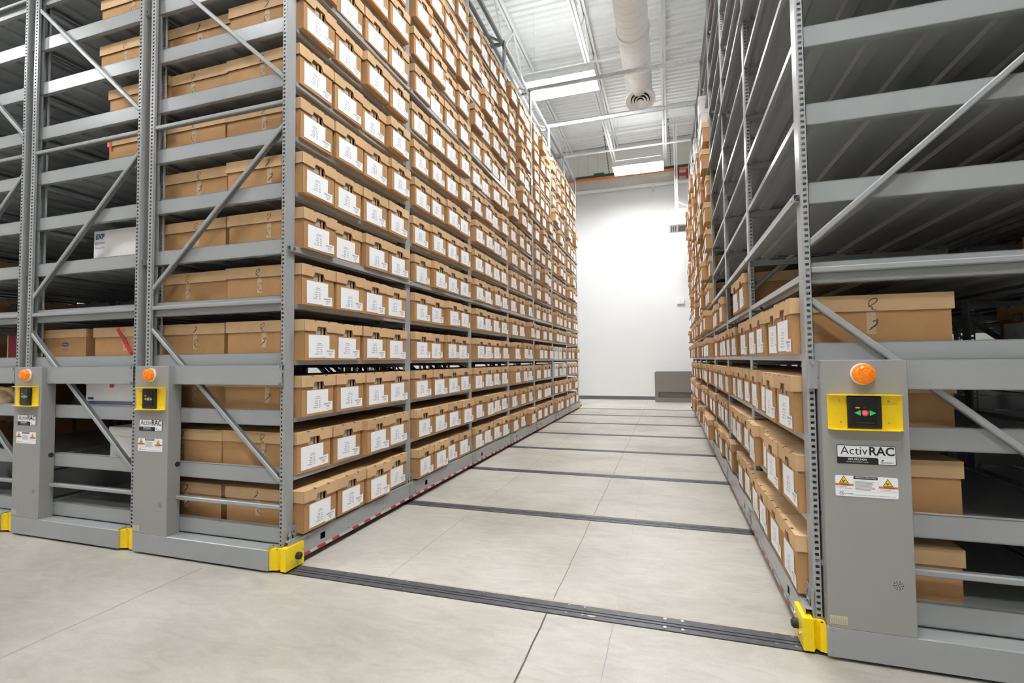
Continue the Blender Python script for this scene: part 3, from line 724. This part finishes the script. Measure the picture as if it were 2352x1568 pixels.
rk5 = copy_tree(rackL); rk5.location.x = RL3-1.19; rk5['label'] = 'grey mobile rack beyond the left picture edge, fourth from the aisle'
rk6 = copy_tree(rackL); rk6.location.x = RL3-2.38; rk6['label'] = 'grey mobile rack beyond the left picture edge, fifth from the aisle'
rk7 = copy_tree(rackR); rk7.location.x = RR2+1.2; rk7['label'] = 'mobile rack added farthest right, third from the aisle'  # extra rack put in to darken the right rack's interior
for q in (rackL, rackR, rk2, rk3, rk4, rk5, rk6, rk7): q['group'] = 'mobile racks'
# cross-aisle tie bars linking the rack tops
for i, k in enumerate((4, 5)):
    m = MB(); y = k*P+.04; m.box(-2.16, .58, y-.02, y-.017, 5.722, 5.775, GALV); m.box(-2.16, .58, y-.02, y+.02, 5.72, 5.723, GALV)
    tag(obj('aisle_tie_bar', m), ['galvanised bar spanning the aisle between rack tops, passing below the left lamp', 'galvanised bar spanning the aisle between rack tops, nearer the back wall'][i], 'bar', 'galvanised bars over the aisle')
# ================================================================ BOXES
BW, BD, BH, LH, LW = .298, .572, .238, .068, .314
def box_body(w=BW, d=BD, h=BH, m=KBODY, hole=True):
    mb = MB(); x = w/2
    if hole:
        h0, h1, a, b = .158, .202, -.046, .046
        mb.box(-x, -x+.004, 0, d, 0, h, m); mb.box(x-.004, x, 0, d, 0, h, m); mb.box(-x+.004, x-.004, d-.004, d, 0, h, m); mb.box(-x+.004, x-.004, .004, d-.004, 0, .004, m)
        mb.box(-x+.004, a, 0, .004, 0, h, m); mb.box(b, x-.004, 0, .004, 0, h, m); mb.box(a, b, 0, .004, 0, h0, m); mb.box(a, b, 0, .004, h1, h, m)
        mb.box(.010, .024, .001, .006, h0-.01, h1+.01, m)
        mb.box(-.13, .004, .007, .40, .03, .2, FILES)
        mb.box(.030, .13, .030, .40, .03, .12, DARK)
    else: mb.box(-x, x, 0, d, 0, h, m)
    mb.box(-x, -x+.0015, -.0006, 0, .004, h-.07, KEDGE) if m is KBODY else None
    return mb
def lid_mb(w=LW, d=BD+.016, h=BH, m=KLID, notch=True):
    mb = MB(); x = w/2; z0, z1 = h-LH+.007, h+.007; y0, y1 = -.008, d-.008; t = .004
    mb.box(-x, x, y0, y1, z1-t, z1, m)
    mb.box(-x, -x+t, y0, y1, z0, z1-t, m); mb.box(x-t, x, y0, y1, z0, z1-t, m); mb.box(-x+t, x-t, y1-t, y1, z0, z1-t, m)
    if notch:
        A = [(-x+t, z0), (-.052, z0), (-.040, z0+.030), (.040, z0+.030), (.052, z0), (x-t, z0), (x-t, z1-t), (-x+t, z1-t)]
        for q in ([0, 1, 2, 7], [2, 3, 6, 7], [3, 4, 5, 6]):
            mb.prism([A[i] for i in q], 1, y0, y0+t, m)
        mb.prism([(-.0525, z0), (-.0405, z0+.0305), (.0405, z0+.0305), (.0525, z0), (.050, z0), (.039, z0+.029), (-.039, z0+.029), (-.050, z0)], 1, y0-.0004, y0+t, KEDGE) if 0 else None
    else: mb.box(-x+t, x-t, y0, y0+t, z0, z1-t, m)
    if m is KLID:
        for xx in (-.07, .055):
            mb.poly([(xx, y0-.0004, z1-.006), (xx+.022, y0-.0004, z1-.006), (xx+.022, y0-.0004, z1-.001), (xx, y0-.0004, z1-.001)], KEDGE)
            mb.poly([(xx, y0+.002, z1+.0004), (xx+.022, y0+.002, z1+.0004), (xx+.022, y0+.014, z1+.0004), (xx, y0+.014, z1+.0004)], KEDGE)
        mb.poly([(-x-.0004, y0+.001, z0), (-x-.0004, y0+.0025, z0), (-x-.0004, y0+.0025, z1), (-x-.0004, y0+.001, z1)], KEDGE)
        for sx in (-1, 1): mb.poly([(sx*x, y0+.0, z0-.0004), (sx*(x-.006), y0, z0-.0004), (sx*(x-.006), y1, z0-.0004), (sx*x, y1, z0-.0004)], KEDGE)
    return mb
def label_mb(i):
    mb = MB(); w, h = .196, .140; rnd = random.Random(i)
    mb.poly([(-w/2, 0, -h/2), (w/2, 0, -h/2), (w/2, 0, h/2), (-w/2, 0, h/2)], PAPER)
    z = .018+rnd.uniform(-.006, .018)
    mb.add(text('In-Line', .0135, 'CENTER', 0, INK, 2), on_front(0, z, -.0005))
    mb.poly([(-.030, -.0005, z-.0115), (.030, -.0005, z-.0115), (.030, -.0005, z-.0102), (-.030, -.0005, z-.0102)], INK)
    shelf = '%03d' % rnd.choice([90, 91, 92, 93, 95, 96, 97, 98]); bx = '%03d' % rnd.randint(1, 9)
    for q, (a, b) in enumerate((('Bldg:', '001'), ('Room:', '006'), ('Shelf:', shelf), ('Thin Box:', bx))):
        zz = z-.026-q*.0130
        mb.add(text(a, .0112, 'RIGHT', .008, INK, 1), on_front(.000, zz, -.0005)); mb.add(text(b, .0112, 'LEFT', .008, INK, 1), on_front(.009, zz, -.0005))
    return mb
def sticker_mb():
    mb = MB(); w, h = .092, .056
    mb.poly([(-w/2, 0, -h/2), (w/2, 0, -h/2), (w/2, 0, h/2), (-w/2, 0, h/2)], PAPER)
    rnd = random.Random(5); x = -.035
    while x < .032:
        ww = rnd.choice([.0008, .0016, .0024]); mb.poly([(x, -.0004, .010), (x+ww, -.0004, .010), (x+ww, -.0004, .020), (x, -.0004, .020)], INKG); x += ww+.0012
    for k, (a, b) in enumerate(((-.02, .02), (-.015, .018), (-.012, .008))): mb.poly([(a, -.0004, 0-k*.008), (b, -.0004, 0-k*.008), (b, -.0004, .003-k*.008), (a, -.0004, .003-k*.008)], INKG)
    return mb
ME_BODY = box_body().mesh('body'); ME_LID = lid_mb().mesh('lid'); ME_LAB = [label_mb(i).mesh('label', fix=False) for i in range(7)]; ME_STK = sticker_mb().mesh('barcode_sticker', fix=False)
def scribble(i, m):
    rnd = random.Random(100+i); mb = MB(); pts = []; n = 26; a = rnd.uniform(0, 6)
    for k in range(n):
        t = k/n; pts.append((.018*math.sin(a+9*t*rnd.choice([1, 1, 1.1]))*(1-.3*t), .022*math.cos(a*.7+6.5*t)-.012*t))
    for p, q in zip(pts[:-1], pts[1:]):
        d = Vector((q[0]-p[0], q[1]-p[1])); 
        if d.length < 1e-5: continue
        nn = Vector((-d.y, d.x)).normalized()*.0015
        mb.poly([(p[0]-nn.x, 0, p[1]-nn.y), (q[0]-nn.x, 0, q[1]-nn.y), (q[0]+nn.x, 0, q[1]+nn.y), (p[0]+nn.x, 0, p[1]+nn.y)], m)
    return mb.mesh('handwritten_mark', fix=False)
SCRIB = [scribble(i, [GREENM, PURP, INK][i % 3]) for i in range(9)]
ME_TAPE = MB().poly([(-.017, 0, -.055), (.017, 0, -.055), (.017, 0, .05), (-.017, 0, .05)], CLEAR).mesh('clear_tape', fix=False)
ORD = ['first', 'second', 'third', 'fourth']; ORDB = ['nearest', 'second', 'third', 'fourth', 'fifth', 'sixth', 'seventh']
LEV = {-3: 'bottom', -2: 'second', -1: 'third', 0: 'fourth', 1: 'fifth', 2: 'sixth', 3: 'seventh', 4: 'eighth', 5: 'ninth', 6: 'tenth', 7: 'eleventh', 8: 'twelfth', 9: 'thirteenth', 10: 'fourteenth', 11: 'fifteenth'}
plan = []
rnd = random.Random(11)
def add_plan(side, k, j, idx, n, y, push, kindl='brown', inner=False):
    plan.append(dict(side=side, k=k, j=j, idx=idx, n=n, y=y, push=push, inner=inner, rz=rnd.uniform(-.025, .025)))
bay = P-UD
for j in range(-3, 12):
    for k in range(7):
        n = 4 if k < 3 else 3
        y = k*P+UD+.006
        if n == 4:
            for i in range(4):
                add_plan('L', k, j, i, n, k*P+UD+.010+.157+i*.3205+rnd.uniform(-.004, .004), rnd.choice([.005, .015, .025, .03, .045])+rnd.uniform(0, .014))
        else:
            g = (bay-.02-3*.318)/3
            if (k == 5 and j in (-1, 0)) : continue
            off = rnd.choice([0, 0, .06, .12])
            for i in range(3):
                add_plan('L', k, j, i, n, k*P+UD+.02+.157+off*(0 if i < 1 else 1)+i*(.325+(.1 if off == 0 else .03))+rnd.uniform(-.005, .02), rnd.choice([.01, .02, .03, .06])+rnd.uniform(0, .012))
for j in range(-3, 12):
    for k in range(7):
        if k == 0 and j > 0: continue
        if k == 1 and (j > 1): continue
        if k == 2 and j > 1: continue
        if k == 3 and j > 8: continue
        if k == 4 and j > 8: continue
        if k >= 5 and j > 9: continue
        for i in range(4):
            if k == 1 and j == 1 and i > 1: continue
            if k == 1 and j == 0 and i == 1: continue
            if k == 1 and j == -3 and i == 2: continue
            if k == 0 and j == -3 and i == 1: pass
            if k > 3 and rnd.random() < .04: continue
            push = rnd.choice([.0, .01, .02, .03]) if k < 3 else rnd.choice([.02, .04, .06, .09])
            y = k*P+UD+.010+.157+i*.3205+rnd.uniform(-.004, .004)
            if k == 0 and j == -1 and i < 2: push = .03
            add_plan('R', k, j, i, 4, y, push+rnd.uniform(0, .01))
# area in view
def area(b):
    fx = (RL1+W+b['push']) if b['side'] == 'L' else (RR1-b['push'])
    bx = fx-BD if b['side'] == 'L' else fx+BD
    z0 = zj(b['j']); pts = []
    for y in (b['y']-BW/2, b['y']+BW/2):
        for z in (z0, z0+BH):
            p_ = proj((fx, y, z)); 
            if not p_: return 0
            pts.append(p_)
    if not any(-20 < p_[0] < 2372 and -20 < p_[1] < 1588 for p_ in pts): return 0
    (x0, y0, _), (x1, y1, _), (x2, y2, _), (x3, y3, _) = pts
    return abs((x2-x0))*(abs(y1-y0)+abs(y3-y2))/2
for b in plan: b['a'] = area(b)
vis = sorted([b for b in plan if b['a'] > 0], key=lambda b: -b['a'])
print('boxes in view', len(vis), 'plan', len(plan))
def proto_box():
    r = thing('record_box', 'x', 'box'); obj('body', ME_BODY, r); obj('lid', ME_LID, r); obj('label', ME_LAB[0], r, (0, -.0015, .082)); obj('barcode_sticker', ME_STK, r, (.09, -.0022, .045)); return r
proto = proto_box(); used = False
def place_box(x, y, z, rz, label, group, variant=None, lab=True):
    global used
    r = copy_tree(proto)
    r.location = (x, y, z); r.rotation_euler = (0, 0, rz); r['label'] = label; r['group'] = group
    rr = random.Random(int(abs(x*1000+y*7777+z*331)))
    for c in list(r.children):
        if not lab and (c.name.startswith('label') or c.name.startswith('barcode')): bpy.data.objects.remove(c); continue
        if c.name.startswith('label'):
            c.data = ME_LAB[rr.randrange(7)]; c.location.x = -.012+rr.uniform(-.01, .01); c.location.z = .084+rr.uniform(-.004, .004); c.rotation_euler.y = rr.uniform(-.015, .015)
        elif c.name.startswith('barcode'): c.location = (.088+rr.uniform(-.006, .006), -.0026, .040+rr.uniform(-.004, .01)); c.rotation_euler.y = rr.uniform(-.05, .05)
        elif c.name.startswith('lid'): c.rotation_euler.x = rr.uniform(-.004, .004)
    return r
def mark_side(r, side, seed):
    """tape strip and handwriting on the long side of a box; side -1/+1 = local x"""
    rr = random.Random(seed)
    lid = [c for c in r.children if c.name.startswith('lid')]; x = side*(LW/2+.0008); yy = .28+rr.uniform(-.06, .06)
    rot = -math.pi/2 if side < 0 else math.pi/2
    a = obj('clear_tape', ME_TAPE, r, (side*(BW/2+.0012), yy, .135), rot)
    obj('handwritten_mark', SCRIB[seed % 9], r, (side*(LW/2+.0012), yy+rr.uniform(-.01, .01), .212), rot)
    obj('handwritten_mark', SCRIB[(seed*2+1) % 9], r, (side*(BW/2+.0018), yy+rr.uniform(-.01, .01), .125), rot)
NBUD = 244
for b in vis[:NBUD]:
    L_ = b['side'] == 'L'
    x = (RL1+W+b['push']) if L_ else (RR1-b['push'])
    n = 'brown box, %s along %s bay, %s shelf up, rack %s of aisle' % (ORD[b['idx']], ORDB[b['k']], LEV[b['j']], 'left' if L_ else 'right')
    r = place_box(x, b['y'], zj(b['j']), (math.pi/2 if L_ else -math.pi/2)+b['rz'], n, 'labelled record boxes facing the aisle')
    if b['k'] == 0 and b['idx'] == 0: mark_side(r, -1 if L_ else 1, b['j']+5)
# the remaining, smallest ones as one object
SB = MB()
lb = MB().box(-BW/2, BW/2, 0, BD, 0, BH-.06, KBODY); lb.box(-LW/2, LW/2, -.008, BD+.008, BH-LH+.007, BH+.007, KLID)
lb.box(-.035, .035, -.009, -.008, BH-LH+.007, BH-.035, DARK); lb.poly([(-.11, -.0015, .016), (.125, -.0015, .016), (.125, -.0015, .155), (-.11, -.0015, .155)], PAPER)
for b in vis[NBUD:]:
    L_ = b['side'] == 'L'; x = (RL1+W+b['push']) if L_ else (RR1-b['push']); a = (math.pi/2 if L_ else -math.pi/2); ca, sa = round(math.cos(a)), round(math.sin(a))
    SB.add(lb, lambda p, x=x, b=b, ca=ca, sa=sa: (x+p[0]*ca-p[1]*sa, b['y']+p[0]*sa+p[1]*ca, zj(b['j'])+p[2]))
tag(obj('record_boxes', SB, fix=False), 'many small distant brown boxes filling the far bays of both aisle racks', 'boxes', None, 'stuff')
# inner column of the left rack: one box per shelf seen from the end
for j in range(-3, 9):
    r = place_box(RL1-.03, UD+.17+random.uniform(-.01, .03), zj(j), -math.pi/2, 'brown lidded box behind the inner post of left rack end, %s shelf up' % LEV[j], 'boxes in the rear half of the left rack', lab=False)
    mark_side(r, 1, j+20)
# second left rack
for j, d_ in ((7, -.02), (6, -.05), (5, .10), (4, .11), (0, -.04)):
    xr = RL2+W+.02
    ln = BD
    r = place_box(xr if j not in (4, 5) else xr+.10, UD+.17, zj(j), math.pi/2, 'brown lidded box on second left rack, %s shelf up' % LEV[j], 'boxes on the second left rack', lab=False)
    mark_side(r, -1, j+40)
    if j in (0, 4):
        tp = MB()
        if j == 0: tp.bar((-LW/2-.002, .20, .06), (-LW/2-.002, .34, .235), .026, .001, RED, up=(1, 0, 0))
        else: tp.box(-LW/2-.0015, -LW/2-.0005, .535, .56, .15, .235, RED)
        obj('red_tape', tp, r)
def plain_box(name, label, x0, x1, y0, d, z, h, body, lidm, lidh=.06, group=None):
    r = thing(name, label, 'box', ((x0+x1)/2, y0, z), 0, group); w = x1-x0
    obj('body', MB().box(-w/2+.006, w/2-.006, .006, d, 0, h-.01 if lidh else h, body), r, bevel=.002)
    if lidh: obj('lid', MB().box(-w/2, w/2, 0, d+.006, h-lidh, h, lidm), r, bevel=.002)
    return r
e = plain_box('storage_box', 'white storage box with blue printing on the sixth shelf of second left rack', -3.91, -3.33, .10, .32, zj(2), .262, WBOX, WBOX, 0)
pr = MB()
pr.add(text('EXP', .050, 'LEFT', .04, BLUE, 2, 1.0), lambda p: (-.262+p[0]+p[1]*.15, .004, .218+p[1])); pr.add(text('EXP 30001', .026, 'LEFT', 0, BLUE, 1, .85), lambda p: (-.266+p[0], .004, .172+p[1])); pr.add(text('Storage Box', .022, 'LEFT', 0, BLUE, 1, .85), lambda p: (-.266+p[0], .004, .140+p[1]))
pr.cyl((.10, .004, .045), (.10, .005, .045), .014, BLUE, n=16)
obj('printing', pr, e, fix=False)
e = plain_box('record_box', 'brown lidded box with a blue oval print on second left rack', -4.42, -3.955, .10, .30, zj(0), .245, KBODY, KLID)
o_ = MB(); o_.poly([(.01+.034*math.cos(t*math.pi/12), .0045, .135+.014*math.sin(t*math.pi/12)) for t in range(24)], BLUE); o_.add(text('BANKERS BOX', .010, 'CENTER', .01, PAPER, 1), lambda p: (.01+p[0]*.8, .0040, .135+p[1])); o_.poly([(-.02, .0045, .098), (.05, .0045, .098), (.05, .0045, .100), (-.02, .0045, .100)], BLUE); obj('printing', o_, e, fix=False)
e = plain_box('record_box', 'white lidded box with blue stripes along its bottom on second left rack', -3.955, -3.35, .10, .32, zj(-1), .235, WBOX, WBOX, .05)
o_ = MB()
for z in (.050, .058, .066): o_.box(-.29, .29, .0042, .0055, z, z+.004, BLUE)
o_.box(-.275, -.22, .0044, .0055, .082, .096, INKB); o_.box(-.05, -.015, -.0012, -.0005, .165, .215, RED); obj('printing', o_, e)
plain_box('record_box', 'plain white lidded box on the second shelf of second left rack', -3.70, -3.34, .10, .32, zj(-2), .235, WBOX, WBOX)
# third left rack
b = thing('paper_bag', 'crumpled brown paper bag on the third left rack at the picture edge', 'bag', (-4.86, .12, zj(-1)))
import bmesh
bm = bmesh.new(); bmesh.ops.create_icosphere(bm, subdivisions=3, radius=1)
rb = random.Random(2)
for v_ in bm.verts:
    f_ = 1+rb.uniform(-.12, .12); v_.co = Vector((v_.co.x*.15*f_, v_.co.y*.12*f_, max(v_.co.z, -.7)*.10*f_+.07))
me = bpy.data.meshes.new('bag'); bm.to_mesh(me); bm.free(); me.materials.append(BAG); me.polygons.foreach_set('use_smooth', [True]*len(me.polygons)); obj('crumpled_paper', me, b)
b = thing('ledger_book', 'dark red bound book standing on the third left rack', 'book', (-4.83, .13, zj(0)))
obj('cover', MB().box(-.05, .05, 0, .22, 0, .22, mat('red_cloth', srgb(120, 20, 35), .8)), b, bevel=.003); obj('spine_band', MB().box(-.062, -.05, .0, .22, 0, .22, BAG), b)
# second rack: folders lying at back of the third shelf
b = thing('file_stack', 'low stack of dark folders lying beside the blue-striped white box', 'folders', (-4.17, .25, zj(-1)))
obj('folders', MB().box(-.18, .19, 0, .30, 0, .05, mat('brown_folder', srgb(110, 85, 60), .8)), b); obj('top_folder', MB().box(-.17, .18, .01, .31, .05, .09, BLK), b)
for j in (-2, -1, 0, 1, 2):  # boxes added to block the bright wall showing through the left racks
    for i in range(6):
        k = i//4
        place_box(RL3-1.19+W+.01, k*P+UD+.17+(i % 4)*.325, zj(j), math.pi/2, 'added brown box, %s along %s bay, %s shelf up, fourth left rack' % (ORD[i % 4], ORDB[k], LEV[j]), 'boxes added on the fourth left rack', lab=False)
# white boxes in bay six of the left rack
for i, (j, q) in enumerate([(0, 0), (0, 1), (-1, 0), (-1, 2), (0, 2), (-1, 1)]):
    y = 5*P+UD+.17+q*.40
    if i in (4, 5):
        place_box(RL1+W+.02, y, zj(j), math.pi/2, 'brown box beside white boxes, sixth bay, %s shelf up, rack left of aisle' % LEV[j], 'labelled record boxes facing the aisle'); continue
    r = thing('record_box', 'white lidded box, %s along sixth bay, %s shelf up, rack left of aisle' % (ORD[q], LEV[j]), 'box', (RL1+W+.02, y, zj(j)), math.pi/2, 'white boxes in the left rack')
    bd = box_body(m=WBOX).mesh('body'); obj('body', bd, r); obj('lid', lid_mb(m=WBOX).mesh('lid'), r); obj('label', ME_LAB[0], r, (0, -.0015, .082))
# pale bins high on the right rack
for i, (k, j, q) in enumerate([(3, 9, 1), (3, 9, 2), (3, 10, 2), (4, 9, 0), (4, 9, 1), (4, 9, 3), (4, 10, 2), (5, 10, 1)]):
    y = k*P+UD+.17+q*.3205
    r = thing('storage_box', 'pale grey box, %s along %s bay, %s shelf up, rack right of aisle' % (ORD[q], ORDB[k], LEV[j]), 'box', (RR1-.06, y, zj(j)), -math.pi/2, 'pale boxes high in the right rack')
    obj('body', MB().box(-.145, .145, 0, .5, 0, .235, WBOX), r); obj('lid', MB().box(-.152, .152, -.008, .51, .235-.05, .24, WBOX), r); obj('label', MB().box(-.05, .05, -.0095, -.008, .20, .235, BASEB), r)
# labelled boxes on the dark rack behind
for j in (0, 1, 2):
    for i in range(4):
        if (i+j) % 4 == 3: continue
        place_box(RR2-.01, UD+.17+.1*j+i*.33, zj(j), -math.pi/2, 'shadowed brown box, %s along, %s shelf up, on dark rack behind right rack' % (ORD[i], LEV[j]), 'boxes on the dark rack')
# a scrap of chipped concrete / tape on the front rail
sc_ = MB(); rb = random.Random(8)
pts = [(.03*math.cos(t*.7)*rb.uniform(.5, 1), .012*math.sin(t*.7)*rb.uniform(.5, 1)) for t in range(9)]
tag(obj('paper_scrap', MB().prism([(a, b) for a, b in pts], 2, 0, .002, GROUT), loc=(-.36, 0.0, .0031)), 'small tan scrap lying on the nearest floor rail', 'scrap')

for o in list(proto.children)+[proto]: bpy.data.objects.remove(o)
